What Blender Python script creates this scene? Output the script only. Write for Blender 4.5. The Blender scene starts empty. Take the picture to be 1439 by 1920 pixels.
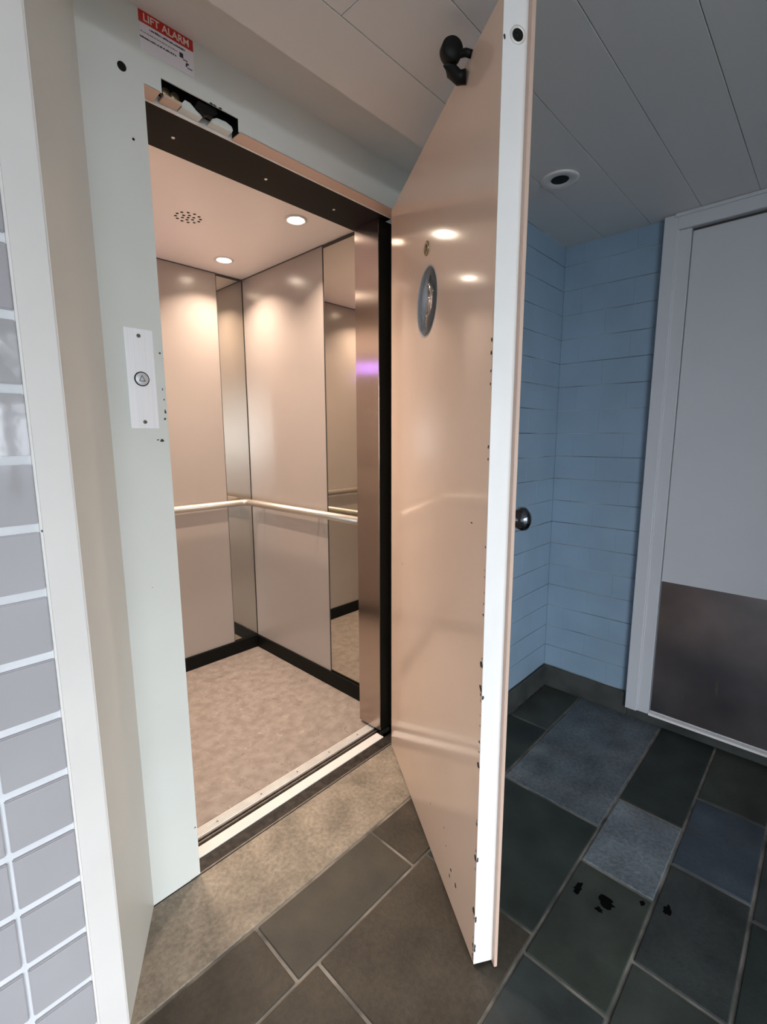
import bpy, bmesh, math, random
from mathutils import Vector, Matrix
random.seed(7)
S = bpy.context.scene
COL = S.collection
PI = math.pi

# ---------------------------------------------------------------- camera
CAM = Vector((-0.5158, -1.2437, 1.28))
F_PX, PITCH, YAW, ROLL = 892.445, 0.1558, 0.7592, -0.0026
cd = bpy.data.cameras.new('camera'); cam = bpy.data.objects.new('camera', cd); COL.objects.link(cam)
fwd = Vector((math.cos(YAW)*math.cos(PITCH), math.sin(YAW)*math.cos(PITCH), -math.sin(PITCH)))
rt0 = Vector((math.sin(YAW), -math.cos(YAW), 0)); up0 = rt0.cross(fwd)
rt = math.cos(ROLL)*rt0 + math.sin(ROLL)*up0; up = -math.sin(ROLL)*rt0 + math.cos(ROLL)*up0
M = Matrix((rt, up, -fwd)).transposed().to_4x4(); M.translation = CAM
cam.matrix_world = M
cd.sensor_fit = 'HORIZONTAL'; cd.sensor_width = 36.0; cd.lens = F_PX/1439*36; cd.clip_start = 0.02
S.camera = cam

# ---------------------------------------------------------------- world, view
W = bpy.data.worlds.new('world'); S.world = W; W.use_nodes = True
bg = W.node_tree.nodes['Background']
SKY_COL, SKY_STR = (0.86, 0.925, 1.0), 13.0
bg.inputs[0].default_value = (*SKY_COL, 1); bg.inputs[1].default_value = SKY_STR
S.view_settings.view_transform = 'Standard'; S.view_settings.look = 'None'
S.view_settings.gamma = 1.0; S.view_settings.exposure = 0.0
try: S.view_settings.use_curve_mapping = False
except Exception: pass
S.cycles.use_denoising = True
S.cycles.max_bounces = 10; S.cycles.diffuse_bounces = 6; S.cycles.glossy_bounces = 6
S.cycles.sample_clamp_indirect = 6.0
LAMP_W, LAMP_COL = 6.5, (1.0, 0.82, 0.68)      # each of the four car downlights
LENS_STR = 40.0

# the daylight opening behind the camera (portal guides the sky light)
OPX0, OPX1, OPY, OPZ = -2.9, 0.25, -3.4, 2.06
pl = bpy.data.lights.new('daylight_opening', 'AREA'); pl.shape = 'RECTANGLE'
pl.size = OPX1-OPX0; pl.size_y = OPZ
plo = bpy.data.objects.new('daylight_opening', pl); COL.objects.link(plo)
plo.location = ((OPX0+OPX1)/2, OPY-0.05, OPZ/2); plo.rotation_euler = (PI/2, 0, 0)
pl.cycles.is_portal = True

# ---------------------------------------------------------------- helpers
def lin(r, g, b):
    f = lambda c: (c/255/12.92) if c/255 <= .04045 else ((c/255+.055)/1.055)**2.4
    return (f(r), f(g), f(b))

def mat(name, col, rough=.5, metal=0., var=0., vscale=6., bump=0., bscale=60., col2=None, coat=0., spec=.5, emit=None, estr=0., stretch=None, aniso=0., rvar=0., detail=4.):
    m = bpy.data.materials.new(name); m.use_nodes = True
    nt = m.node_tree; b = nt.nodes['Principled BSDF']
    b.inputs['Base Color'].default_value = (*col, 1); b.inputs['Roughness'].default_value = rough
    b.inputs['Metallic'].default_value = metal; b.inputs['Specular IOR Level'].default_value = spec
    if coat: b.inputs['Coat Weight'].default_value = coat; b.inputs['Coat Roughness'].default_value = .06
    if aniso: b.inputs['Anisotropic'].default_value = aniso
    if emit: b.inputs['Emission Color'].default_value = (*emit, 1); b.inputs['Emission Strength'].default_value = estr
    tc = nt.nodes.new('ShaderNodeTexCoord'); src = tc.outputs['Object']
    if stretch:
        mp = nt.nodes.new('ShaderNodeMapping'); mp.inputs['Scale'].default_value = stretch
        nt.links.new(src, mp.inputs[0]); src = mp.outputs[0]
    if var or col2 or rvar:
        n = nt.nodes.new('ShaderNodeTexNoise'); n.inputs['Scale'].default_value = vscale; n.inputs['Detail'].default_value = detail
        nt.links.new(src, n.inputs['Vector'])
        if var or col2:
            r = nt.nodes.new('ShaderNodeValToRGB')
            c2 = col2 or tuple(c*(1-var) for c in col)
            r.color_ramp.elements[0].position = .36; r.color_ramp.elements[1].position = .64
            r.color_ramp.elements[0].color = (*c2, 1); r.color_ramp.elements[1].color = (*col, 1)
            nt.links.new(n.outputs['Fac'], r.inputs[0]); nt.links.new(r.outputs[0], b.inputs['Base Color'])
        if rvar:
            mr = nt.nodes.new('ShaderNodeMapRange'); mr.inputs[3].default_value = rough-rvar; mr.inputs[4].default_value = rough+rvar
            nt.links.new(n.outputs['Fac'], mr.inputs[0]); nt.links.new(mr.outputs[0], b.inputs['Roughness'])
    if bump:
        n2 = nt.nodes.new('ShaderNodeTexNoise'); n2.inputs['Scale'].default_value = bscale; n2.inputs['Detail'].default_value = 5
        nt.links.new(src, n2.inputs['Vector'])
        bp = nt.nodes.new('ShaderNodeBump'); bp.inputs['Strength'].default_value = bump; bp.inputs['Distance'].default_value = .004
        nt.links.new(n2.outputs['Fac'], bp.inputs['Height']); nt.links.new(bp.outputs[0], b.inputs['Normal'])
    return m

class MB:
    """collects shapes, then links them as ONE mesh object"""
    def __init__(s): s.bm = bmesh.new(); s.lay = None; s.riv = None
    def _fin(s, faces, mi):
        for f in faces: f.material_index = mi
    def box(s, x0, x1, y0, y1, z0, z1, mi=0, bev=0., seg=1, M=None):
        nf = len(s.bm.faces)
        vs = [s.bm.verts.new((x, y, z)) for z in (z0, z1) for y in (y0, y1) for x in (x0, x1)]
        q = [(0,2,3,1),(4,5,7,6),(0,1,5,4),(2,6,7,3),(0,4,6,2),(1,3,7,5)]
        fs = [s.bm.faces.new([vs[i] for i in t]) for t in q]
        s._fin(fs, mi)
        if bev:
            es = list({e for f in fs for e in f.edges})
            r = bmesh.ops.bevel(s.bm, geom=es, offset=bev, segments=seg, affect='EDGES', clamp_overlap=True)
            s._fin(r['faces'], mi)
            vs = list({v for f in (list(r['faces'])+[f for f in fs if f.is_valid]) for v in f.verts})
        if M is not None:
            for v in vs: v.co = M @ v.co
        return vs
    def poly(s, pts, h, axis='z', base=0., mi=0, M=None):
        """extrude a polygon; pts 2-D in the plane normal to axis"""
        def P(a, b, c): return {'z': (a, b, c), 'y': (a, c, b), 'x': (c, a, b)}[axis]
        lo = [s.bm.verts.new(P(a, b, base)) for a, b in pts]; hi = [s.bm.verts.new(P(a, b, base+h)) for a, b in pts]
        n = len(pts); fs = [s.bm.faces.new(lo[::-1]), s.bm.faces.new(hi)]
        for i in range(n): fs.append(s.bm.faces.new((lo[i], lo[(i+1) % n], hi[(i+1) % n], hi[i])))
        s._fin(fs, mi)
        if M is not None:
            for v in lo+hi: v.co = M @ v.co
    def lathe(s, prof, c, axis, n=32, mi=0, M=None):
        """prof: (radius, offset along axis)"""
        a = Vector(axis).normalized(); t = a.orthogonal().normalized(); b = a.cross(t); c = Vector(c)
        rings = []
        for r, o in prof:
            if r < 1e-6: rings.append([s.bm.verts.new(c+a*o)])
            else: rings.append([s.bm.verts.new(c+a*o+(t*math.cos(2*PI*i/n)+b*math.sin(2*PI*i/n))*r) for i in range(n)])
        for A, B in zip(rings, rings[1:]):
            for i in range(n):
                j = (i+1) % n
                vs = [A[i % len(A)], A[j % len(A)], B[j % len(B)], B[i % len(B)]]
                u = []
                for v in vs:
                    if v not in u: u.append(v)
                if len(u) > 2:
                    f = s.bm.faces.new(u); f.material_index = mi; f.smooth = True
        if M is not None:
            for R in rings:
                for v in R: v.co = M @ v.co
    def cyl(s, a, b, r, n=24, mi=0):
        a = Vector(a); b = Vector(b); L = (b-a).length
        s.lathe([(0, 0), (r*.92, 0), (r, r*.08), (r, L-r*.08), (r*.92, L), (0, L)], a, b-a, n, mi)
    def tube(s, pts, r, n=20, mi=0, cap=True):
        pts = [Vector(p) for p in pts]; rings = []
        for i, p in enumerate(pts):
            d0 = (pts[i]-pts[i-1]).normalized() if i else (pts[1]-pts[0]).normalized()
            d1 = (pts[i+1]-pts[i]).normalized() if i < len(pts)-1 else d0
            d = (d0+d1).normalized(); k = 1/max(.4, d.dot(d0))
            upv = Vector((0, 0, 1)) if abs(d.z) < .9 else Vector((1, 0, 0))
            sd = d.cross(upv).normalized(); u = sd.cross(d).normalized()
            rings.append([s.bm.verts.new(p+sd*math.cos(2*PI*j/n)*r*k+u*math.sin(2*PI*j/n)*r) for j in range(n)])
        for A, B in zip(rings, rings[1:]):
            for j in range(n):
                f = s.bm.faces.new((A[j], A[(j+1) % n], B[(j+1) % n], B[j])); f.smooth = True; f.material_index = mi
        if cap:
            s.bm.faces.new(rings[0][::-1]).material_index = mi; s.bm.faces.new(rings[-1]).material_index = mi
    def blotch(s, c, rx, rz, normal, tang, mi=0, n=9, jag=.45):
        """small flat irregular chip of paint"""
        c = Vector(c); nn = Vector(normal).normalized(); t = Vector(tang).normalized(); b = nn.cross(t)
        vs = []
        for i in range(n):
            a = 2*PI*i/n; k = 1-jag*random.random()
            vs.append(s.bm.verts.new(c+nn*.0004+t*math.cos(a)*rx*k+b*math.sin(a)*rz*k))
        f = s.bm.faces.new(vs); f.material_index = mi
    def build(s, name, mats, parent=None, smooth=False, M=None):
        bmesh.ops.recalc_face_normals(s.bm, faces=s.bm.faces[:])
        me = bpy.data.meshes.new(name); s.bm.to_mesh(me); s.bm.free()
        for m in (mats if isinstance(mats, (list, tuple)) else [mats]): me.materials.append(m)
        if smooth:
            for p in me.polygons: p.use_smooth = True
        o = bpy.data.objects.new(name, me); COL.objects.link(o)
        if parent: o.parent = parent
        if M is not None: o.matrix_local = M
        return o

def tag(o, label=None, cat=None, group=None, kind=None):
    if label: o['label'] = label
    if cat: o['category'] = cat
    if group: o['group'] = group
    if kind: o['kind'] = kind
    return o
def thing(name, label, cat, loc=(0, 0, 0), rz=0., group=None):
    o = bpy.data.objects.new(name, None); COL.objects.link(o); o.empty_display_size = .1
    o.location = loc; o.rotation_euler = (0, 0, rz)
    return tag(o, label, cat, group)
def bore(o, c, r, depth):
    """cut a round hole through o along its local y axis"""
    mb = MB(); mb.lathe([(0, -depth/2), (r, -depth/2), (r, depth/2), (0, depth/2)], c, (0, 1, 0), 64)
    k = mb.build('cutter', [], None); par = o.parent; o.parent = None
    md = o.modifiers.new('hole', 'BOOLEAN'); md.object = k; md.operation = 'DIFFERENCE'; md.solver = 'EXACT'
    bpy.context.view_layer.update()
    me = bpy.data.meshes.new_from_object(o.evaluated_get(bpy.context.evaluated_depsgraph_get()))
    o.modifiers.clear(); o.data = me; o.parent = par
    bpy.data.objects.remove(k)
    return o
def struct(o, label, cat): return tag(o, label, cat, kind='structure')
def text_mesh(name, body, size, m, parent, loc, rot, extrude=.0002, sx=1.):
    cu = bpy.data.curves.new(name, 'FONT'); cu.body = body; cu.size = size; cu.extrude = extrude; cu.offset = .00035
    cu.align_x = 'CENTER'; cu.align_y = 'CENTER'
    t = bpy.data.objects.new(name, cu); COL.objects.link(t)
    bpy.context.view_layer.update()
    me = bpy.data.meshes.new_from_object(t.evaluated_get(bpy.context.evaluated_depsgraph_get()))
    bpy.data.objects.remove(t)
    me.materials.clear(); me.materials.append(m)
    o = bpy.data.objects.new(name, me); COL.objects.link(o); o.parent = parent
    o.location = loc; o.rotation_euler = rot; o.scale = (sx, 1, 1)
    return o

# ---------------------------------------------------------------- materials
m_frame = mat('white_green_frame_paint', (.68, .70, .66), .32, var=.05, vscale=3, bump=.03, bscale=30)
m_reveal = mat('cream_grey_reveal_paint', (.73, .755, .71), .42, var=.04, vscale=3, bump=.03, bscale=25)
m_trim = mat('white_trim_paint', (.80, .76, .72), .4, var=.04, vscale=5, bump=.05, bscale=40)
m_tile_l = mat('glossy_mauve_grey_tile', (.44, .42, .435), .06, var=.06, vscale=4, bump=.10, bscale=9)
m_grout_l = mat('white_wide_grout', (.78, .78, .80), .5, var=.08, vscale=14, bump=.1, bscale=120)
m_tile_r = mat('painted_blue_tile', (.26, .365, .47), .35, var=.10, vscale=5, bump=.10, bscale=24)
m_grout_r = mat('blue_wall_joint', (.09, .115, .125), .8, col2=(.40, .48, .52), vscale=4)
m_ceil = mat('white_ceiling_plank', (.70, .68, .66), .42, var=.03, vscale=2)
m_seam = mat('grey_ceiling_seam', (.30, .28, .26), .9)
m_gap = mat('dark_shadow_gap', (.06, .055, .05), .9)
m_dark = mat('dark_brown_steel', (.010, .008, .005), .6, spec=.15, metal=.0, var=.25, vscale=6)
m_black = mat('black_plastic', (.008, .008, .007), .5, spec=.2, var=.2, vscale=20)
m_peach = mat('glossy_peach_paint', (.84, .645, .515), .13, var=.04, vscale=2, bump=.12, bscale=5, coat=.3)
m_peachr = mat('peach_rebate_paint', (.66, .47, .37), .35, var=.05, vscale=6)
m_edge = mat('white_door_edge_paint', (.90, .87, .84), .3, var=.03, vscale=8, bump=.04, bscale=40)
m_chip = mat('exposed_primer_chip', (.05, .042, .035), .7, var=.4, vscale=80)
m_steel = mat('brushed_steel', (.56, .53, .50), .25, metal=1., var=.06, vscale=3, stretch=(40, 40, .6), rvar=.05, aniso=.5)
m_steelv = mat('brushed_car_door_steel', (.54, .46, .41), .19, metal=1., var=.03, vscale=3, rvar=.03, aniso=.85)
_nt = m_steelv.node_tree; _c = _nt.nodes.new('ShaderNodeCombineXYZ'); _c.inputs[0].default_value = .7; _c.inputs[1].default_value = .7
_nt.links.new(_c.outputs[0], _nt.nodes['Principled BSDF'].inputs['Tangent'])
m_plate = mat('satin_call_plate_steel', (.95, .95, .97), .34, metal=.12, spec=.8, var=.05, vscale=4, stretch=(60, 60, 1), rvar=.05)
m_chrome = mat('polished_handrail_steel', (.60, .54, .46), .36, metal=.75, var=.04, vscale=10)
m_disc = mat('grey_window_rim', (.58, .57, .58), .55, metal=.0, var=.05, vscale=4)
m_glass = mat('vision_glass', (.86, .90, .92), .02); m_glass.node_tree.nodes['Principled BSDF'].inputs['Transmission Weight'].default_value = 1.
m_brass = mat('dull_brass', (.42, .34, .20), .35, metal=.9, var=.2, vscale=30)
m_mirror = mat('grey_tinted_mirror', (.66, .63, .56), .02, metal=1., var=.02, vscale=2)
m_lam = mat('pink_cream_laminate', (.36, .305, .268), .24, var=.03, vscale=2, bump=.02, bscale=12)
m_cceil = mat('pale_car_ceiling', (.93, .86, .82), .38, var=.02, vscale=2)
m_skirt = mat('black_car_skirting', (.004, .004, .003), .5, spec=.15, var=.2, vscale=12)
m_vinyl = mat('mottled_brown_vinyl', (.33, .275, .235), .42, col2=(.25, .205, .172), vscale=22, bump=.12, bscale=70, detail=10, rvar=.1)
m_alu = mat('ribbed_aluminium', (.88, .84, .78), .38, metal=.2, var=.1, vscale=18)
m_alud = mat('dirty_aluminium_groove', (.26, .23, .20), .5, metal=.6, var=.3, vscale=40)
m_alud2 = mat('satin_button_metal', (.62, .63, .65), .4, metal=.3, var=.05, vscale=20)
m_whitealu = mat('pale_sill_strip', (.78, .76, .72), .35, var=.05, vscale=10)
m_sillD = mat('worn_dark_sill', (.012, .010, .008), .45, var=.5, vscale=45, col2=(.045, .036, .028), spec=.3)
m_stone = mat('dark_stone_skirting', (.055, .06, .055), .6, var=.45, vscale=10, bump=.3, bscale=40)
m_doorw = mat('white_side_door_paint', (.60, .61, .64), .35, var=.03, vscale=3, bump=.03, bscale=30)
m_kick = mat('scuffed_steel_kick_plate', (.44, .38, .38), .32, metal=1., col2=(.30, .28, .30), vscale=3.5, rvar=.10, bump=.05, bscale=8)
m_wht = mat('white_plastic', (.72, .76, .72), .4, var=.06, vscale=20)
m_red = mat('red_sticker_ink', lin(190, 40, 30), .4, var=.05, vscale=20)
m_paper = mat('white_sticker_paper', (.78, .74, .78), .4, var=.03, vscale=10)
m_ink = mat('dark_ink', (.03, .03, .06), .6, var=.2, vscale=60)
m_ink2 = mat('faded_ink', (.30, .24, .26), .6, var=.2, vscale=60)
m_letter = mat('pale_letter_ink', (.80, .66, .60), .4, var=.05, vscale=30)
m_pave = mat('outdoor_paving', (.09, .095, .10), .7, var=.2, vscale=2, bump=.2, bscale=12)
m_leaf = mat('tree_leaves', (.10, .17, .07), .5, col2=(.03, .06, .02), vscale=9)
m_bark = mat('tree_bark', (.10, .08, .06), .8, var=.3, vscale=12)
m_render = mat('pale_wall_render', (.55, .56, .57), .7, var=.05, vscale=4)
m_lens = mat('lit_lamp_lens', (1, .9, .8), .3, emit=(1.0, .84, .66), estr=LENS_STR)
m_violet = mat('violet_display_glow', (.2, .1, .5), .3, emit=(.42, .22, 1.0), estr=9.0)
m_ring = mat('lamp_ring_enamel', (.74, .72, .70), .3, var=.03, vscale=20)

def flecks(m, col, scale, lo, hi):
    nt = m.node_tree; b = nt.nodes['Principled BSDF']; L = nt.links.new
    n = nt.nodes.new('ShaderNodeTexNoise'); n.inputs['Scale'].default_value = scale; n.inputs['Detail'].default_value = 3; n.inputs['Distortion'].default_value = 1.2
    tc = nt.nodes.new('ShaderNodeTexCoord'); L(tc.outputs['Object'], n.inputs['Vector'])
    r = nt.nodes.new('ShaderNodeMapRange'); r.inputs[1].default_value = lo; r.inputs[2].default_value = hi; L(n.outputs['Fac'], r.inputs[0])
    mx = nt.nodes.new('ShaderNodeMix'); mx.data_type = 'RGBA'; src = b.inputs['Base Color'].links[0].from_socket
    L(r.outputs[0], mx.inputs[0]); L(src, mx.inputs[6]); mx.inputs[7].default_value = (*col, 1); L(mx.outputs[2], b.inputs['Base Color'])
flecks(m_vinyl, (.46, .395, .34), 38, .62, .78)
flecks(m_vinyl, (.17, .135, .11), 27, .62, .80)
def slate_mat():
    m = bpy.data.materials.new('slate_slabs'); m.use_nodes = True; nt = m.node_tree; b = nt.nodes['Principled BSDF']; b.inputs['Specular IOR Level'].default_value = .28
    N = nt.nodes.new; L = nt.links.new
    at = N('ShaderNodeAttribute'); at.attribute_name = 'slab'
    tc = N('ShaderNodeTexCoord')
    n1 = N('ShaderNodeTexNoise'); n1.inputs['Scale'].default_value = 8; n1.inputs['Detail'].default_value = 8
    n2 = N('ShaderNodeTexNoise'); n2.inputs['Scale'].default_value = 75; n2.inputs['Detail'].default_value = 5; n2.inputs['Roughness'].default_value = .65
    for n in (n1, n2): L(tc.outputs['Object'], n.inputs['Vector'])
    r1 = N('ShaderNodeMapRange'); r1.inputs[1].default_value = .3; r1.inputs[2].default_value = .7; r1.inputs[3].default_value = .66; r1.inputs[4].default_value = 1.3
    L(n1.outputs['Fac'], r1.inputs[0])
    r2 = N('ShaderNodeMapRange'); r2.inputs[1].default_value = .35; r2.inputs[2].default_value = .75; r2.inputs[3].default_value = .78; r2.inputs[4].default_value = 1.45
    L(n2.outputs['Fac'], r2.inputs[0])
    # riven slabs (attribute alpha) show the fine speckle fully, smooth ones less
    mx = N('ShaderNodeMix'); mx.data_type = 'FLOAT'; L(at.outputs['Alpha'], mx.inputs[0]); mx.inputs[2].default_value = 1.0; L(r2.outputs[0], mx.inputs[3])
    mu = N('ShaderNodeMath'); mu.operation = 'MULTIPLY'; L(r1.outputs[0], mu.inputs[0]); L(mx.outputs[0], mu.inputs[1])
    vm = N('ShaderNodeVectorMath'); vm.operation = 'SCALE'; L(at.outputs['Color'], vm.inputs[0]); L(mu.outputs[0], vm.inputs['Scale'])
    L(vm.outputs[0], b.inputs['Base Color'])
    rr = N('ShaderNodeMapRange'); rr.inputs[3].default_value = .42; rr.inputs[4].default_value = .68; L(n1.outputs['Fac'], rr.inputs[0]); L(rr.outputs[0], b.inputs['Roughness'])
    bp = N('ShaderNodeBump'); bp.inputs['Distance'].default_value = .004
    ms = N('ShaderNodeMath'); ms.operation = 'MULTIPLY_ADD'; L(at.outputs['Alpha'], ms.inputs[0]); ms.inputs[1].default_value = .5; ms.inputs[2].default_value = .14
    L(ms.outputs[0], bp.inputs['Strength']); L(n2.outputs['Fac'], bp.inputs['Height']); L(bp.outputs[0], b.inputs['Normal'])
    return m
m_slate = slate_mat()
m_sgrout = mat('pale_floor_grout', (.30, .27, .23), .8, col2=(.09, .085, .075), vscale=9, bump=.2, bscale=80)
m_stain = mat('dark_floor_stain', (.003, .003, .003), .7, spec=.05, var=.3, vscale=30)

# ================================================================ SETTING
YT, ZC, ZS = -0.245, 2.133, 2.232     # tiled wall plane, lobby ceiling, recess soffit
XS = 1.7533                            # right wall plane
XL, YR = -3.1, -3.4                    # left end and rear wall of the lobby

# ---- floor of slate slabs
def make_floor():
    mb = MB(); lay = mb.bm.loops.layers.float_color.new('slab')
    mb.box(XL, XS+.2, YR-.02, .002, -.08, -.0035, 1)
    dk = [(.034, .042, .036), (.045, .052, .044), (.028, .036, .032), (.052, .058, .050), (.040, .046, .044)]
    lt = [(.110, .130, .142), (.150, .172, .188), (.115, .138, .155)]
    rows = [
        (.002, -.257, [(-.9, -.30), (-.30, 1.02), (1.02, 1.9)], ['d', 'L', 'd']),
        (-.257, -.443, [(-1.0, -.41), (-.41, .028), (.028, .457), (.457, .93), (.93, 1.38), (1.38, 1.9)], ['d', 'm', 'S', 'm', 'd', 'd']),
        (-.443, -.800, [(-1.0, -.37), (-.37, .088), (.088, .515), (.515, .99), (.99, 1.9)], ['d', 'm', 'm', 'd', 'R']),
        (-.800, -1.004, [(-1.0, -.3), (-.3, .08), (.08, .459), (.459, .828), (.828, 1.17), (1.17, 1.9)], ['d', 'd', 'd', 'G', 'R', 'd']),
        (-1.004, -1.205, [(-1.0, -.2), (-.2, .2), (.2, .624), (.624, 1.0), (1.0, 1.365), (1.365, 1.9)], ['m', 'd', 'd', 'd', 'B', 'd']),
        (-1.205, -1.56, [(-1.0, -.4), (-.4, .05), (.05, .5), (.5, .95), (.95, 1.4), (1.4, 1.9)], ['d']*6),
        (-1.56, -1.76, [(-1.0, -.6), (-.6, -.1), (-.1, .4), (.4, .8), (.8, 1.3), (1.3, 1.9)], ['d']*6),
        (-1.76, -2.3, [(-1.0, -.5), (-.5, 0), (0, .6), (.6, 1.2), (1.2, 1.9)], ['d']*5),
        (-2.3, -3.42, [(-1.0, -.5), (-.5, 0), (0, .6), (.6, 1.2), (1.2, 1.9)], ['d']*5)]
    for y1, y0, xs, kinds in rows:
        if xs[0][0] > XL: xs = [(XL, xs[0][0]-.5), (xs[0][0]-.5, xs[0][0])]+xs; kinds = ['d', 'd']+kinds
        for (a, b), k in zip(xs, kinds):
            b = min(b, XS+.1); g = .0045
            if k == 'L': c = (.255, .215, .165); rv = .9
            elif k == 'R': c = lt[0] if b > 1.6 else lt[1]; rv = 1.
            elif k == 'S': c = (.060, .053, .040); rv = .05
            elif k == 'G': c = (.046, .054, .043); rv = .1
            elif k == 'B': c = (.055, .070, .088); rv = .3
            elif k == 'm': c = (.056, .046, .033); rv = .6
            else: c = random.choice(dk); rv = random.choice((.1, .3, .5))
            n0 = len(mb.bm.faces)
            mb.box(a+g, b-g, y0+g, y1-g, -.02, 0, 0, bev=.0022)
            mb.bm.faces.ensure_lookup_table()
            for f in mb.bm.faces[n0:]:
                for l in f.loops: l[lay] = (*c, rv)
    for x, y, rx, ry in [(.725, -.833, .028, .012), (.735, -.905, .022, .025), (.80, -.981, .012, .008), (.827, -1.037, .022, .011), (.70, -.90, .010, .012)]:
        mb.blotch((x, y, 0), rx*1.08, ry*1.08, (0, 0, 1), (1, 0, 0), 2, n=17, jag=.5)
    o = mb.build('floor', [m_slate, m_sgrout, m_stain])
    return struct(o, 'dark slate slab floor with pale grout outside the lift', 'floor')
make_floor()

# ---- ceiling planks running along the lift wall
mb = MB()
mb.box(XL, XS+.1, YR-.1, YT-.012, ZC+.012, ZC+.14, 1)
y = YT
edges = [YT, -.41, -.595, -.775, -.95, -1.13, -1.31, -1.49, -1.67, -1.85, -2.03, -2.21, -2.39, -2.57, -2.75, -2.93, -3.11, -3.29, YR-.1]
for i, (a, b) in enumerate(zip(edges, edges[1:])):
    cuts = [XL, .24, XS+.1] if i == 1 else ([XL, -.9+.37*(i % 4), XS+.1] if i > 1 else [XL, XS+.1])
    for x0, x1 in zip(cuts, cuts[1:]):
        mb.box(x0+.0006, x1-.0006, b+.0006, a-.0006, ZC, ZC+.014, 0, bev=.0012)
mb.box(XL, XS+.1, YT-.012, YT, ZC+.002, ZS+.02, 0)
struct(mb.build('ceiling', [m_ceil, m_seam]), 'white plank lobby ceiling with fine seams', 'ceiling')
mb = MB(); mb.box(-.40, 1.30, YT, .06, ZS, ZS+.12)
struct(mb.build('trim_recess', m_ceil), 'pale soffit of the recess over the lift door', 'trim')

# ---- left tiled wall: stack bonded glossy tiles in wide white grout
TX = -.337
mb = MB()
mb.box(XL, TX, YT+.004, YT+.20, 0, ZC+.02, 1)
pz, gz = .1175, .0155
z = .303-3*pz
k = 0
while z < ZC:
    z0, z1 = max(z+gz/2, .0), min(z+pz-gz/2, ZC)
    x1 = TX-.0005
    for j in range(11):
        x0 = -.4375+.0035 if j == 0 else x1-.2
        if x0 < XL: break
        if z1-z0 > .02:
            mb.box(x0, x1, YT-.003, YT+.02, z0, z1, 0, bev=.0018, seg=2)
        x1 = x0-.007
    z += pz
o = mb.build('wall_left', [m_tile_l, m_grout_l]); struct(o, 'glossy grey tiled wall with wide white grout left of the lift', 'wall')
for p in o.data.polygons: p.use_smooth = False
mb = MB(); mb.box(TX, -.279, YT-.006, YT+.15, 0, ZC+.02, 0, bev=.004, seg=2)
for zz in (1.12,): mb.blotch((TX+.002, YT-.006, zz), .0015, .003, (0, -1, 0), (1, 0, 0), 1)
struct(mb.build('trim_left', [m_trim, m_chip]), 'white vertical trim strip between the tiles and the lift reveal', 'trim')

# ---- right tiled walls
def brick_rows(mb, u0, u1, z0, z1, put, phase):
    pz = .1075; r = 0; z = z0
    while z < z1-.01:
        zb = min(z+pz, z1); u = u0-(.11 if (r+phase) % 2 else 0)
        while u < u1:
            a, b = max(u, u0), min(u+.22, u1)
            if b-a > .012: put(a+.0001, b-.0001, z+.0016, zb-.0016)
            u += .22
        z += pz; r += 1
mb = MB()
mb.box(1.135, XS+.15, YT+.003, YT+.2, 0, ZC+.02, 1)
brick_rows(mb, 1.135, XS, .113, ZC, lambda a, b, c, d: mb.box(a, b, YT, YT+.02, c, d, 0, bev=.0007), 0)
struct(mb.build('wall_back', [m_tile_r, m_grout_r]), 'blue tiled wall in the shaded recess behind the open door', 'wall')
mb = MB()
mb.box(XS+.003, XS+.2, YR-.1, YT, 0, ZC+.02, 1)
brick_rows(mb, -.66, YT, .113, ZC, lambda a, b, c, d: mb.box(XS, XS+.02, a, b, c, d, 0, bev=.0007), 1)
brick_rows(mb, YR, -1.70, .113, ZC, lambda a, b, c, d: mb.box(XS, XS+.02, a, b, c, d, 0, bev=.0007), 1)
struct(mb.build('wall_right', [m_tile_r, m_grout_r]), 'blue tiled side wall between the corner and the white door', 'wall')
mb = MB(); mb.box(1.14, XS-.014, YT-.014, YT, 0, .11, 0, bev=.004)
struct(mb.build('baseboard_back', m_stone), 'dark stone skirting under the blue tiles behind the lift door', 'skirting')
mb = MB(); mb.box(XS-.014, XS, -.655, YT, 0, .11, 0, bev=.004)
mb.box(XS-.014, XS+.02, -1.62, -.655, 0, .046, 0, bev=.004)
struct(mb.build('baseboard_right', m_stone), 'dark stone skirting and step under the white side door', 'skirting')

# ---- rear and left closing walls, with the open daylight bay
mb = MB()
mb.box(OPX1, XS+.2, YR-.12, -2.3, 0, ZC+.02); mb.box(XL, OPX0, YR-.12, YR, 0, ZC+.02)  # first box: unseen block added to cut daylight on the right wall
mb.box(OPX0, OPX1, YR-.12, YR, OPZ, ZC+.02)
struct(mb.build('wall_rear_and_light_block', m_render), 'pale rear lobby wall around the open daylight bay, with an added light-blocking block', 'wall')
mb = MB(); mb.box(XL-.15, XL, YR-.12, YT+.2, 0, ZC+.14)
struct(mb.build('wall_far', m_render), 'pale end wall of the lobby far to the left', 'wall')

# ---- lift shaft shell
mb = MB()
mb.box(-.45, -.30, YT+.2, 1.7, -.2, 2.6); mb.box(1.20, 1.35, YT+.2, 1.7, -.2, 2.6)
mb.box(-.45, 1.35, 1.55, 1.7, -.2, 2.6); mb.box(-.45, 1.35, .05, 1.7, 2.6, 2.7); mb.box(-.45, 1.35, -.15, 1.7, -.3, -.2); mb.box(-.45, 1.35, -.15, -.05, -.2, -.08)
struct(mb.build('wall_shaft', m_gap), 'dark shaft wall around the lift car', 'wall')

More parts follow.
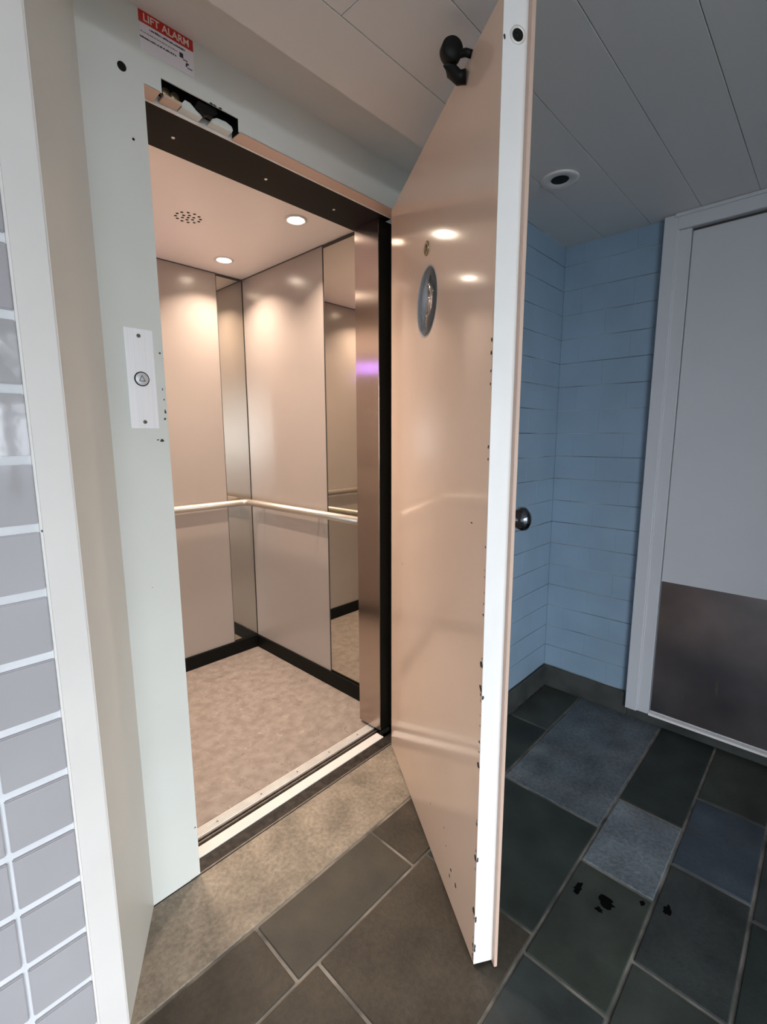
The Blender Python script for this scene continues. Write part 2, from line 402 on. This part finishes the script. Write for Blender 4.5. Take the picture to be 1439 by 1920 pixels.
# ================================================================ LIFT FRAME
JL = -.1335
fr = thing('lift_door_frame', 'pale green-white steel door frame around the lift opening', 'door frame', (.42, 0, 0))
inv = Matrix.Translation((-.42, 0, 0))
mb = MB()
mb.poly([(JL, 0), (0, 0), (0, .05), (JL, .05)], ZS, 'z', 0, 0)
for x, z, rx, rz in [(-.0085, 1.487, .0035, .003), (-.008, 1.40, .002, .004), (-.006, 1.375, .002, .003), (-.005, 1.345, .003, .007), (-.007, 1.327, .004, .004),
                     (-.018, 1.273, .007, .0045), (-.028, 1.275, .004, .002), (-.006, .16, .003, .003), (-.07, .90, .0015, .0015)]:
    mb.blotch((x, 0, z), rx, rz, (0, -1, 0), (1, 0, 0), 1)
mb.build('jamb', [m_frame, m_chip], fr, M=inv)
mb = MB()
mb.poly([(-.279, YT), (JL, 0), (JL, .05), (-.30, .05), (-.30, YT)], ZS, 'z', 0, 0)
mb.build('reveal', m_reveal, fr, M=inv)
mb = MB()
mb.poly([(.930, 0), (.985, 0), (.985, .05), (.930, .05)], ZS, 'z', 0, 0)
mb.build('jamb', m_frame, fr, M=inv)
mb = MB()
mb.poly([(1.13, YT), (1.16, YT), (1.16, .05), (.985, .05), (.985, 0)], ZS, 'z', 0, 0)
mb.build('reveal', m_reveal, fr, M=inv)
ZH = 2.081; NX0, NX1, NZ = .0405, .2405, 2.1135
mb = MB()                                                     # header with the ragged notch
mb.box(0, NX0, 0, .003, ZH+.001, NZ); mb.box(NX1, .930, 0, .003, ZH+.001, NZ); mb.box(0, .930, 0, .003, NZ, ZS)
for x in (.175, .19, .166): mb.blotch((x, 0, NZ+.001), .006, .003, (0, -1, 0), (1, 0, 0), 1)
mb.build('header', [m_frame, m_chip], fr, M=inv)
mb = MB()
mb.box(0, NX0-.004, .0, .046, ZH-.001, ZH+.002); mb.box(NX1+.004, .930, .0, .046, ZH-.001, ZH+.002)
tag(mb.build('rebate_strip', m_peachr, fr, M=inv), 'peach painted rebate under the header')
mb = MB(); mb.box(0, .930, .046, .0495, ZH-.003, ZH+.02)
tag(mb.build('metal_bead', m_alu, fr, M=inv), 'thin bright metal bead')
mb = MB(); mb.box(-.02, .90, .0495, .232, ZH, ZH+.06, 0, bev=.003)
for x in (.13, .42, .70):
    mb.lathe([(.005, 0), (.004, -.0015), (0, -.002)], (x, .15, ZH), (0, 0, 1), 16, 1)
tag(mb.build('soffit_plate', [m_dark, m_alu], fr, M=inv), 'dark brown underside plate with screws')
mb = MB(); mb.box(NX0-.02, NX1+.02, .0462, .048, ZH+.0205, ZS-.02); mb.box(NX0-.02, NX1+.02, .0035, .047, ZS-.02, ZS-.01)
mb.box(NX0-.022, NX0-.006, .0035, .047, ZH+.004, ZS-.02); mb.box(NX1+.006, NX1+.022, .0035, .047, ZH+.004, ZS-.02)
mb.build('notch_backing', m_black, fr, M=inv)

# exposed lock in the notch
lk = thing('door_lock', 'exposed lock mechanism in the rough black notch above the lift opening', 'lock', (.14, .02, ZH+.002))
li = Matrix.Translation((-.14, -.02, -ZH-.002))
mb = MB()
for x in (.062, .084): mb.lathe([(0, 0), (.010, 0), (.011, .002), (.011, .012), (0, .012)], (x, .024, ZH+.022), (0, 1, 0), 24)
tag(mb.build('roller', m_brass, lk, M=li), 'dull brass rollers')
mb = MB(); mb.box(.050, .094, .012, .045, ZH+.0035, ZH+.010, 0, bev=.001)
mb.build('keeper_plate', m_peachr, lk, M=li)
mb = MB()
mb.poly([(.096, ZH+.0035), (.150, ZH+.0035), (.146, ZH+.008), (.134, ZH+.013), (.120, ZH+.023), (.106, ZH+.024), (.098, ZH+.014)], .024, 'y', .020)
mb.poly([(.172, ZH+.0035), (.232, ZH+.0035), (.235, ZH+.010), (.232, ZH+.017), (.215, ZH+.022), (.190, ZH+.020), (.176, ZH+.012)], .024, 'y', .020)
tag(mb.build('cam_block', m_wht, lk, M=li), 'pale plastic blocks')
mb = MB()
mb.poly([(.134, ZH+.03), (.130, ZH+.019), (.142, ZH+.011), (.150, ZH+.004), (.160, ZH+.009), (.172, ZH+.008), (.176, ZH+.019), (.186, ZH+.024), (.182, ZH+.032)], .014, 'y', .008)
mb.build('latch', m_black, lk, M=li)

# hole plug and screw hole on the jamb
mb = MB(); mb.lathe([(.0095, 0), (.0095, .0012), (.0065, .0018), (0, .001)], (-.046, 0, 2.0945), (0, -1, 0), 24)
tag(mb.build('hole_plug', m_black), 'black round plug high on the left jamb of the lift frame', 'plug')
mb = MB(); mb.lathe([(.0028, 0), (.0028, .001), (0, .0012)], (-.0325, 0, 1.954), (0, -1, 0), 16)
tag(mb.build('screw', m_dark), 'tiny dark screw on the left jamb below the round plug', 'screw')

# ---- call button plate
cb = thing('call_button_panel', 'brushed steel call plate with round up-arrow button on the left jamb', 'button panel', (-.056, 0, 1.303))
ci = Matrix.Translation((.056, 0, -1.303))
mb = MB(); mb.box(-.0885, -.0235, -.0035, 0, 1.303, 1.537, 0, bev=.0012, seg=2)
mb.build('plate', m_plate, cb, M=ci)
for z in (1.5205, 1.3185):
    mb = MB(); mb.lathe([(.0045, 0), (.0045, .0015), (.003, .0022), (0, .0022)], (-.057, -.0035, z), (0, -1, 0), 20)
    mb.box(-.0605, -.0535, -.0061, -.0056, z-.0005, z+.0005, 1)
    mb.build('screw', [m_alud, m_black], cb, M=ci)
mb = MB(); mb.lathe([(.0172, 0), (.0172, .0018), (.0150, .0018), (.0150, .0004), (.0158, 0)], (-.057, -.0035, 1.4205), (0, -1, 0), 40)
tag(mb.build('button_ring', m_black, cb, M=ci), 'black ring around the button')
mb = MB(); mb.lathe([(.0148, 0), (.0148, .0030), (.0138, .0036), (0, .0036)], (-.057, -.0035, 1.4205), (0, -1, 0), 40)
bt = mb.build('button', m_alud2, cb, M=ci)
mb = MB()
A, B, C_ = Vector((-.0572, 0, 1.4285)), Vector((-.0640, 0, 1.4155)), Vector((-.0504, 0, 1.4155))
for p, q in ((A, B), (B, C_), (C_, A)):
    d = (q-p).normalized(); n = Vector((-d.z, 0, d.x))*.0007; y0 = Vector((0, -.0075, 0))
    f = [mb.bm.verts.new(v+y0) for v in (p-n-d*.0004, q-n+d*.0004, q+n+d*.0004, p+n-d*.0004)]; mb.bm.faces.new(f)
    f = [mb.bm.verts.new(v+y0+Vector((0, .0005, 0))) for v in (p-n-d*.0004, q-n+d*.0004, q+n+d*.0004, p+n-d*.0004)]; mb.bm.faces.new(f)
tag(mb.build('up_arrow', m_ink, bt), 'dark outlined up arrow')

# ---- lift alarm sticker
st = thing('alarm_sticker', 'red and white alarm sticker on the header above the lift opening', 'sticker', (.061, -.0004, 2.152))
sx0, sx1 = -.063, .063
mb = MB(); mb.box(sx0, sx1, -.0004, .0004, 0, .080); mb.build('paper', m_paper, st)
mb = MB(); mb.box(sx0, sx1, -.0008, -.0003, .0555, .0795)
tag(mb.build('red_band', m_red, st), 'red band with pale capital letters')
text_mesh('lettering', 'LIFT ALARM', .0215, m_letter, st, (0, -.0011, .0668), (PI/2, 0, 0), sx=.94)
mb = MB()
def scribble(z, xa, xb, h):
    x = xa
    while x < xb:
        w = random.uniform(.0012, .0032); hh = h*random.uniform(.6, 1.)
        mb.box(x, min(x+w, xb), -.0007, -.0003, z, z+hh); x += w+random.choice((.0005, .0006, .0016))
scribble(.0465, -.040, .042, .0042); scribble(.0245, -.062, .020, .0040)
for (x, z, w, h) in [(.028, .029, .009, .010), (.036, .026, .011, .002), (.043, .020, .007, .0035), (.042, .015, .004, .005), (.046, .0125, .012, .002)]:
    mb.box(x, x+w, -.0007, -.0003, z, z+h)
mb.build('printed_lines', m_ink, st)
mb = MB(); scribble(.0360, -.060, .022, .0032); mb.build('faded_line', m_ink2, st)

# ================================================================ SILL
ls = thing('landing_sill', 'worn metal threshold strips between the stone floor and the lift', 'threshold', (.42, .05, 0))
si = Matrix.Translation((-.42, -.05, 0))
mb = MB(); mb.box(-.03, .90, .0030, .052, -.03, -.001, 0, bev=.001)
tag(mb.build('dark_strip', m_sillD, ls, M=si), 'dark worn strip')
mb = MB(); mb.box(-.03, .90, -.0005, .0030, -.03, .0015, 0)
mb.build('edge_bead', m_alud, ls, M=si)
mb = MB(); mb.box(-.03, .848, .0535, .0945, -.03, .001, 0, bev=.001)
tag(mb.build('pale_strip', m_whitealu, ls, M=si), 'pale bright strip')

# ================================================================ LIFT CAR
CX0, CX1, CY0, CY1, CZ = -.101, .981, .168, 1.2547, 2.144
car = thing('lift_car', 'lit lift car with pink cream panels, narrow mirrors and brown vinyl floor', 'lift car', (.44, .71, 0))
ki = Matrix.Translation((-.44, -.71, 0))
def cpart(mb, name, m, lab=None, par=None):
    o = mb.build(name, m, par or car, M=ki if par is None else None)
    if lab: o['label'] = lab
    return o
mb = MB(); mb.box(CX0, CX1, CY0, CY1, -.04, 0); cpart(mb, 'car_floor', m_vinyl, 'mottled brown vinyl floor')
mb = MB(); mb.box(CX0-.02, CX1+.02, .232, CY1+.02, CZ, CZ+.05)
ce = cpart(mb, 'car_ceiling', m_cceil, 'pale ceiling panel')
mb = MB()
for ring, n, off in ((0, 1, 0), (.022, 6, .3), (.046, 12, .1)):
    for i in range(n):
        a = 2*PI*i/n+off
        mb.lathe([(.0060, 0), (.0060, -.0006), (0, -.0008)], (.4387+ring*math.cos(a), .7283+ring*math.sin(a), CZ), (0, 0, 1), 12)
cpart(mb, 'speaker_holes', m_black, 'round cluster of dark speaker holes', ce)
XM, YM = .825, .556
mb = MB(); mb.box(CX0, XM-.002, CY1, CY1+.02, .05, CZ-.004, 0, bev=.001); cpart(mb, 'back_panel', m_lam)
mb = MB(); mb.box(CX1, CX1+.02, YM+.002, CY1, .05, CZ-.004, 0, bev=.001); cpart(mb, 'side_panel', m_lam)
mb = MB(); mb.box(CX0-.02, CX0, .25, CY1, .05, CZ-.004, 0, bev=.001); cpart(mb, 'side_panel', m_lam)
mb = MB(); mb.box(XM, CX1-.001, CY1+.002, CY1+.012, .05, CZ-.012); cpart(mb, 'mirror', m_mirror, 'narrow tinted mirror on the back wall')
mb = MB(); mb.box(CX1+.002, CX1+.012, .24, YM, .05, CZ-.014); cpart(mb, 'mirror', m_mirror, 'tinted mirror on the side wall near the entrance')
mb = MB()
mb.box(XM-.003, CX1+.012, CY1+.001, CY1+.02, CZ-.013, CZ-.001); mb.box(CX1+.001, CX1+.02, .24, YM+.003, CZ-.015, CZ-.001)
mb.box(CX0, XM, CY1-.001, CY1+.01, CZ-.005, CZ-.0005); mb.box(CX1-.001, CX1+.01, YM, CY1, CZ-.005, CZ-.0005)
mb.box(XM-.0025, XM, CY1-.0008, CY1+.01, .07, CZ-.001); mb.box(CX1-.0008, CX1+.01, YM, YM+.0025, .07, CZ-.001)
mb.box(CX1-.0022, CX1, CY1-.0022, CY1, .07, CZ-.001)
cpart(mb, 'shadow_joints', m_gap, 'dark joint lines between panels')
mb = MB(); mb.box(CX0, CX1-.012, CY1-.012, CY1, 0, .077, 0, bev=.0015); cpart(mb, 'skirting', m_skirt)
mb = MB(); mb.box(CX1-.012, CX1, .24, CY1, 0, .077, 0, bev=.0015); cpart(mb, 'skirting', m_skirt)
mb = MB(); mb.box(CX0, CX0+.012, .25, CY1, 0, .077, 0, bev=.0015); cpart(mb, 'skirting', m_skirt)
# front returns closing the car beside its entrance
mb = MB(); mb.box(CX0-.02, -.02, .235, .25, 0, CZ); cpart(mb, 'front_return', m_steel)
mb = MB(); mb.box(.90, CX1+.02, .225, .24, 0, CZ); cpart(mb, 'front_return', m_steel)
mb = MB(); mb.box(CX0-.02, CX1+.02, .232, .245, ZH+.055, CZ); cpart(mb, 'front_return', m_peachr)
# outer shell so that the car is closed
mb = MB()
mb.box(CX0-.04, CX0-.02, .24, CY1+.04, 0, CZ+.05); mb.box(CX1+.02, CX1+.04, .24, CY1+.04, 0, CZ+.05); mb.box(CX0-.04, CX1+.04, CY1+.02, CY1+.04, 0, CZ+.05)
cpart(mb, 'outer_shell', m_gap)
# ribbed car sill and door track
mb = MB()
for i in range(6):
    y = .1290+i*.0066
    mb.box(CX0, .93, y, y+.0042, -.03, .0015, 0, bev=.0008)
mb.box(CX0, .93, .129, .168, -.03, -.0030, 1)
for x in (.13, .30, .46, .62, .78): mb.lathe([(.0032, 0), (.0032, .0022), (0, .0024)], (x, .146, 0), (0, 0, 1), 12, 1)
sl = cpart(mb, 'ribbed_sill', [m_alu, m_alud], 'ribbed aluminium sill strip')
mb = MB()
mb.box(CX0, .93, .0955, .129, -.03, -.010); mb.box(CX0, .93, .1085, .1115, -.03, -.001); mb.box(CX0, .93, .1235, .1285, -.03, -.002)
cpart(mb, 'track_groove', m_alud, 'dark sliding door track', sl)

# sliding car door parked at the right
dd = thing('sliding_car_door', 'brushed steel sliding car door parked at the right of the opening', 'sliding door', (.93, .15, .012))
di = Matrix.Translation((-.93, -.15, -.012))
mb = MB(); mb.box(.857, 1.06, .082, .212, .012, ZH-.001, 0, bev=.0012, seg=2); mb.build('door_panel', m_steelv, dd, M=di)
mb = MB(); mb.box(.8585, 1.06, .079, .082, .016, ZH-.002, 0, bev=.0006); tag(mb.build('shade_strip', m_dark, dd, M=di), 'dark brown strip standing in for shade on the steel front face')  # thin dark layer gives the steel front face its shade as colour
mb = MB(); mb.box(.862, 1.05, .100, .125, -.008, .012); mb.build('guide_shoe', m_black, dd, M=di)

# handrail
RZ = .912
hr = thing('handrail', 'polished steel handrail bending round the far corner of the lift car', 'handrail', (.921, 1.21, RZ))
hi = Matrix.Translation((-.921, -1.21, -RZ))
mb = MB(); mb.tube([(CX0+.04, 1.21, RZ), (.885, 1.21, RZ), (.910, 1.199, RZ), (.921, 1.174, RZ), (.921, .262, RZ)], .0185, 24)
mb.build('rail', m_chrome, hr, M=hi)
for a, b in (((.86, 1.21, RZ-.004), (.86, CY1, RZ-.004)), ((.921, 1.12, RZ-.004), (CX1, 1.12, RZ-.004)), ((.30, 1.21, RZ-.004), (.30, CY1, RZ-.004)), ((.921, .62, RZ-.004), (CX1, .62, RZ-.004))):
    mb = MB(); mb.cyl(a, b, .007); mb.build('bracket', m_chrome, hr, M=hi)

# downlights of the car
def car_light(x, y, label):
    t = thing('recessed_downlight', label, 'ceiling light', (x, y, CZ), group='lit downlights in the lift ceiling')
    mb = MB(); mb.lathe([(.046, 0), (.046, -.003), (.042, -.005), (.034, -.004), (.032, 0)], (0, 0, 0), (0, 0, 1), 40)
    mb.build('ring', m_ring, t)
    mb = MB(); mb.lathe([(.032, -.0008), (.020, -.004), (0, -.005)], (0, 0, 0), (0, 0, 1), 32); mb.build('lens', m_lens, t)
    l = bpy.data.lights.new('lamp_light', 'AREA'); l.shape = 'DISK'; l.size = .06; l.energy = LAMP_W; l.color = LAMP_COL; l.spread = math.radians(122)
    lo = bpy.data.objects.new('lamp_light', l); COL.objects.link(lo); lo.parent = t; lo.location = (0, 0, -.0065)
    return t
car_light(.7462, .4352, 'lit downlight in the lift ceiling nearest the sliding door')
car_light(.7624, 1.0471, 'lit downlight in the lift ceiling near the far corner')
car_light(.125, .4352, 'lit downlight at the front left of the lift ceiling')
car_light(.125, 1.0471, 'lit downlight at the back left of the lift ceiling')

# car control panel on the hidden left wall (seen as a violet reflection)
cp = thing('car_control_panel', 'steel control panel with violet display on the left car wall', 'control panel', (CX0, 1.05, 1.08))
mb = MB(); mb.box(0, .006, -.09, .11, 0, .75, 0, bev=.002); mb.build('plate', m_steel, cp)
mb = MB(); mb.box(.006, .008, -.06, .09, .62, .69, 0); tag(mb.build('display', m_violet, cp), 'glowing violet display')
for i in range(4):
    mb = MB(); mb.lathe([(.016, 0), (.016, .003), (0, .004)], (.006, .01, .15+.07*i), (1, 0, 0), 24); mb.build('button', m_plate, cp)

# ================================================================ OPEN LIFT DOOR
HX, HY = .8218, -.016
DW, DT, DTOP = .8605, .048, 2.0655
ang = math.atan2(-.829, -.559)         # direction of the leaf from its hinge
ld = thing('lift_door', 'glossy peach hinged lift door standing wide open with white leading edge', 'door', (HX, HY, 0), ang)
# local axes: x along the leaf, y towards the room side (outer face), z up
# outward normal (0.829,-0.559) is local +y when ang = -124 deg
mb = MB(); PU, PZ, PR = .424, 1.652, .094       # round vision window
mb.box(0, DW-.0015, 0, .040, .010, DTOP, 0, bev=.0015, seg=2)
for u, z, ru, rz in [(.17, .834, .002, .008), (.778, 1.089, .006, .0025), (.236, .43, .002, .002), (.52, .166, .004, .003), (.70, .112, .008, .006), (.735, .10, .006, .009), (.69, .085, .005, .007), (.66, .15, .003, .004), (.64, .19, .003, .006), (.45, .60, .002, .002)]:
    mb.blotch((u, 0, z), ru, rz, (0, -1, 0), (1, 0, 0), 1)
for z in (1.47, 1.445, 1.41, 1.385, 1.26, 1.235, 1.05, 1.0, .985, .95, .925, .90, .80, .785, .73, .715, .70, .665, .64, .60, .575, .54, .40, .39, .32, .30, .295, .27, .16, .155, .15, .135, .08, .06, .055, .045, .03, .02):
    k = random.uniform(.4, 1.)
    if z in (.785, .73, .54, .155, .30): k = 1.7
    mb.blotch((DW-.0045-.002*k, 0, z), .005*k, .006*k, (0, -1, 0), (1, 0, 0), 1)
bore(mb.build('leaf', [m_peach, m_chip], ld), (PU, .02, PZ), PR, .2)
mb = MB(); mb.box(DW-.0015, DW, .0, DT, .010, DTOP, 0)
mb.box(0, DW-.0015, .040, DT, .010, DTOP, 0)
for z in (.14, .135, .06, .05, .71, .3): mb.blotch((DW, .002, z), .003, .008, (1, 0, 0), (0, 1, 0), 1)
mb.blotch((DW, .003, 1.99), .003, .006, (1, 0, 0), (0, 1, 0), 1)
tag(bore(mb.build('leading_edge', [m_edge, m_chip], ld), (PU, .02, PZ), PR, .2), 'white painted leading edge')
mb = MB(); mb.box(-.02, DW+.013, DT, DT+.0085, .004, DTOP+.01, 0, bev=.001)
tag(bore(mb.build('face_plate', m_peachr, ld), (PU, .02, PZ), PR, .2), 'peach outer skin overlapping the edge')
# round plate and lock on the inner face
mb = MB(); mb.lathe([(PR-.0035, -.0595), (PR+.0002, -.0595), (PR+.0002, .0006), (PR-.0035, .0006), (PR-.0035, -.0595)], (PU, 0, PZ), (0, -1, 0), 64)
rim = tag(mb.build('window_rim', m_disc, ld), 'grey metal rim of the round window')
for yy in (.0025, .050):
    mb = MB(); mb.lathe([(0, 0), (PR-.003, 0), (PR-.003, .004), (0, .004)], (PU, yy, PZ), (0, 1, 0), 64)
    tag(mb.build('window_glass', m_glass, ld), 'round window glass')
mb = MB(); mb.lathe([(.0185, 0), (.0185, .003), (.015, .004), (.014, .002), (0, .002)], (.421, 0, 1.792), (0, -1, 0), 32)
lk2 = tag(mb.build('lock_escutcheon', m_brass, ld), 'small brass keyhole rose')
mb = MB(); mb.lathe([(.004, .0022), (.004, .0030), (0, .0030)], (.421, 0, 1.798), (0, -1, 0), 16); mb.box(.4195, .4225, -.003, -.0022, 1.784, 1.797)
mb.build('keyhole', m_black, lk2)
# bolt hole near the top of the leading edge
mb = MB(); mb.lathe([(.0155, 0), (.0155, .001), (.0115, .0018), (.0105, .0005)], (DW, .0285, 1.996), (1, 0, 0), 32)
bh = mb.build('bolt_socket', m_alu, ld)
mb = MB(); mb.lathe([(.0108, .0006), (0, .0006)], (DW, .0285, 1.996), (1, 0, 0), 32)
mb.lathe([(.004, .0008), (.003, .002), (0, .002)], (DW, .0285, 1.996), (1, 0, 0), 16)
mb.build('bolt_hole', m_black, bh)
# black striker hook at the top of the inner face
mb = MB()
def arc(cx, cz, r, a0, a1, n): return [(cx+r*math.cos(math.radians(a0+(a1-a0)*i/n)), cz+r*math.sin(math.radians(a0+(a1-a0)*i/n))) for i in range(n+1)]
mb.tube([(.690, -.002, DTOP-.030), (.684, -.016, DTOP-.030), (.680, -.030, DTOP-.018), (.680, -.036, DTOP-.004), (.688, -.040, DTOP+.012)], .0135, 16)
mb.tube([(.686, -.036, DTOP+.012), (.698, -.022, DTOP+.004), (.706, -.010, DTOP+.003), (.714, -.001, DTOP-.004)], .0075, 14)
mb.lathe([(0, -.014), (.020, -.014), (.023, -.009), (.023, .009), (.020, .014), (0, .014)], (.690, -.036, DTOP+.012), (1, .0, 0), 24)
tag(mb.build('striker_hook', m_black, ld, smooth=True), 'black hooked striker')
# knob on the outer face
mb = MB(); mb.lathe([(.034, 0), (.034, .004), (.013, .006), (.011, .026), (.020, .036), (.0265, .046), (.0265, .058), (.018, .066), (0, .068)], (.806, DT+.0085, 1.098), (0, 1, 0), 40)
tag(mb.build('knob', mat('dark_chrome', (.16, .17, .20), .12, metal=1., var=.05), ld), 'dark metal knob')
for z in (.28, 1.05, 1.80):
    mb = MB(); mb.cyl((-.010, .022, z), (-.010, .022, z+.11), .009); mb.build('hinge', m_steel, ld)

# ================================================================ RIGHT SIDE DOOR
XF = XS-.032
mb = MB()
mb.box(XF, XS+.01, -.700, -.652, .047, ZC-.002, 0, bev=.002)                # casing
mb.box(XF+.010, XS+.01, -.748, -.700, .047, ZC-.0605, 0, bev=.0015)
mb.box(XF+.004, XS+.01, -.706, -.6985, .05, ZC-.045, 0, bev=.0015)
mb.box(XF, XS+.01, -1.70, -1.648, .047, ZC-.002, 0, bev=.002); mb.box(XF+.010, XS+.01, -1.648, -1.60, .047, ZC-.045, 0, bev=.0015)
mb.box(XF, XS+.01, -1.648, -.7002, ZC-.060, ZC-.0025, 0, bev=.002)
mb.box(XF-.006, XF-.0002, -1.70, -.690, ZC-.014, ZC-.001, 0, bev=.001)
struct(mb.build('trim_right', m_doorw), 'white wooden frame around the side door on the right', 'door frame')
XD = XS-.012
mb = MB(); mb.box(XD, XD+.035, -1.600, -.750, .058, 2.062, 0, bev=.002)
dr = struct(mb.build('door_1', m_doorw), 'white side door with a steel kick plate on the right wall', 'door')
mb = MB(); mb.box(XD-.002, XD, -1.592, -.753, .066, .666, 0, bev=.0006)
for y, z, ry, rz in [(-.985, .26, .008, .05), (-.87, .17, .006, .022)]: mb.blotch((XD-.002, y, z), ry, rz, (-1, 0, 0), (0, 1, 0), 1)
tag(mb.build('kick_plate', [m_kick, m_gap], dr), 'scuffed steel kick plate')
mb = MB(); mb.box(XF+.004, XS+.03, -1.60, -.748, .046, .0565, 0, bev=.001)
struct(mb.build('trim_threshold', m_edge), 'white threshold strip under the side door', 'threshold')
mb = MB(); mb.box(XD+.012, XS+.03, -1.60, -.748, 2.062, ZC-.06, 0)
struct(mb.build('trim_gap', m_gap), 'dark gap above the side door', 'trim')

# ---- unlit lobby downlight
dl = thing('recessed_downlight', 'unlit round downlight in the lobby ceiling right of the open door', 'ceiling light', (1.165, -.470, ZC))
mb = MB(); mb.lathe([(.062, 0), (.062, -.003), (.056, -.005), (.036, -.004), (.028, .0)], (0, 0, 0), (0, 0, 1), 48); mb.build('ring', m_ring, dl)
mb = MB(); mb.lathe([(.0285, -.0012), (.016, -.0022), (0, -.0022)], (0, 0, 0), (0, 0, 1), 32); tag(mb.build('lens', m_black, dl), 'dark unlit opening')

# ================================================================ OUTSIDE (seen in the glossy tiles)
mb = MB(); mb.box(-14, 14, -30, YR-.1, -.12, -.02)
struct(mb.build('ground', m_pave), 'grey paving outside the daylight bay', 'paving')
def tree(x, y, h, r, label):
    t = thing('tree', label, 'tree', (x, y, 0), group='trees outside the daylight bay')
    mb = MB(); mb.tube([(0, 0, -.02), (.05, .02, h*.3), (0, 0, h*.6)], .12, 10); mb.build('trunk', m_bark, t)
    mb = MB()
    for i in range(420):
        d = Vector((random.gauss(0, 1), random.gauss(0, 1), random.gauss(0, 1))).normalized()*r*random.uniform(.45, 1.)
        c = Vector((0, 0, h*.62))+Vector((d.x, d.y, d.z*.8)); s = random.uniform(.12, .3)
        a = Vector((random.gauss(0, 1), random.gauss(0, 1), random.gauss(0, 1))).normalized(); b = a.orthogonal().normalized()
        mb.bm.faces.new([mb.bm.verts.new(c+a*s), mb.bm.verts.new(c+b*s*.6), mb.bm.verts.new(c-a*s), mb.bm.verts.new(c-b*s*.6)])
    mb.build('crown', m_leaf, t)
tree(-1.6, -11, 4.2, 1.7, 'leafy tree outside mirrored in the glossy wall tiles')
tree(1.6, -13, 5.0, 2.0, 'leafy tree outside mirrored in the glossy wall tiles')
tree(-5.2, -12, 4.6, 1.9, 'leafy tree outside mirrored in the glossy wall tiles')
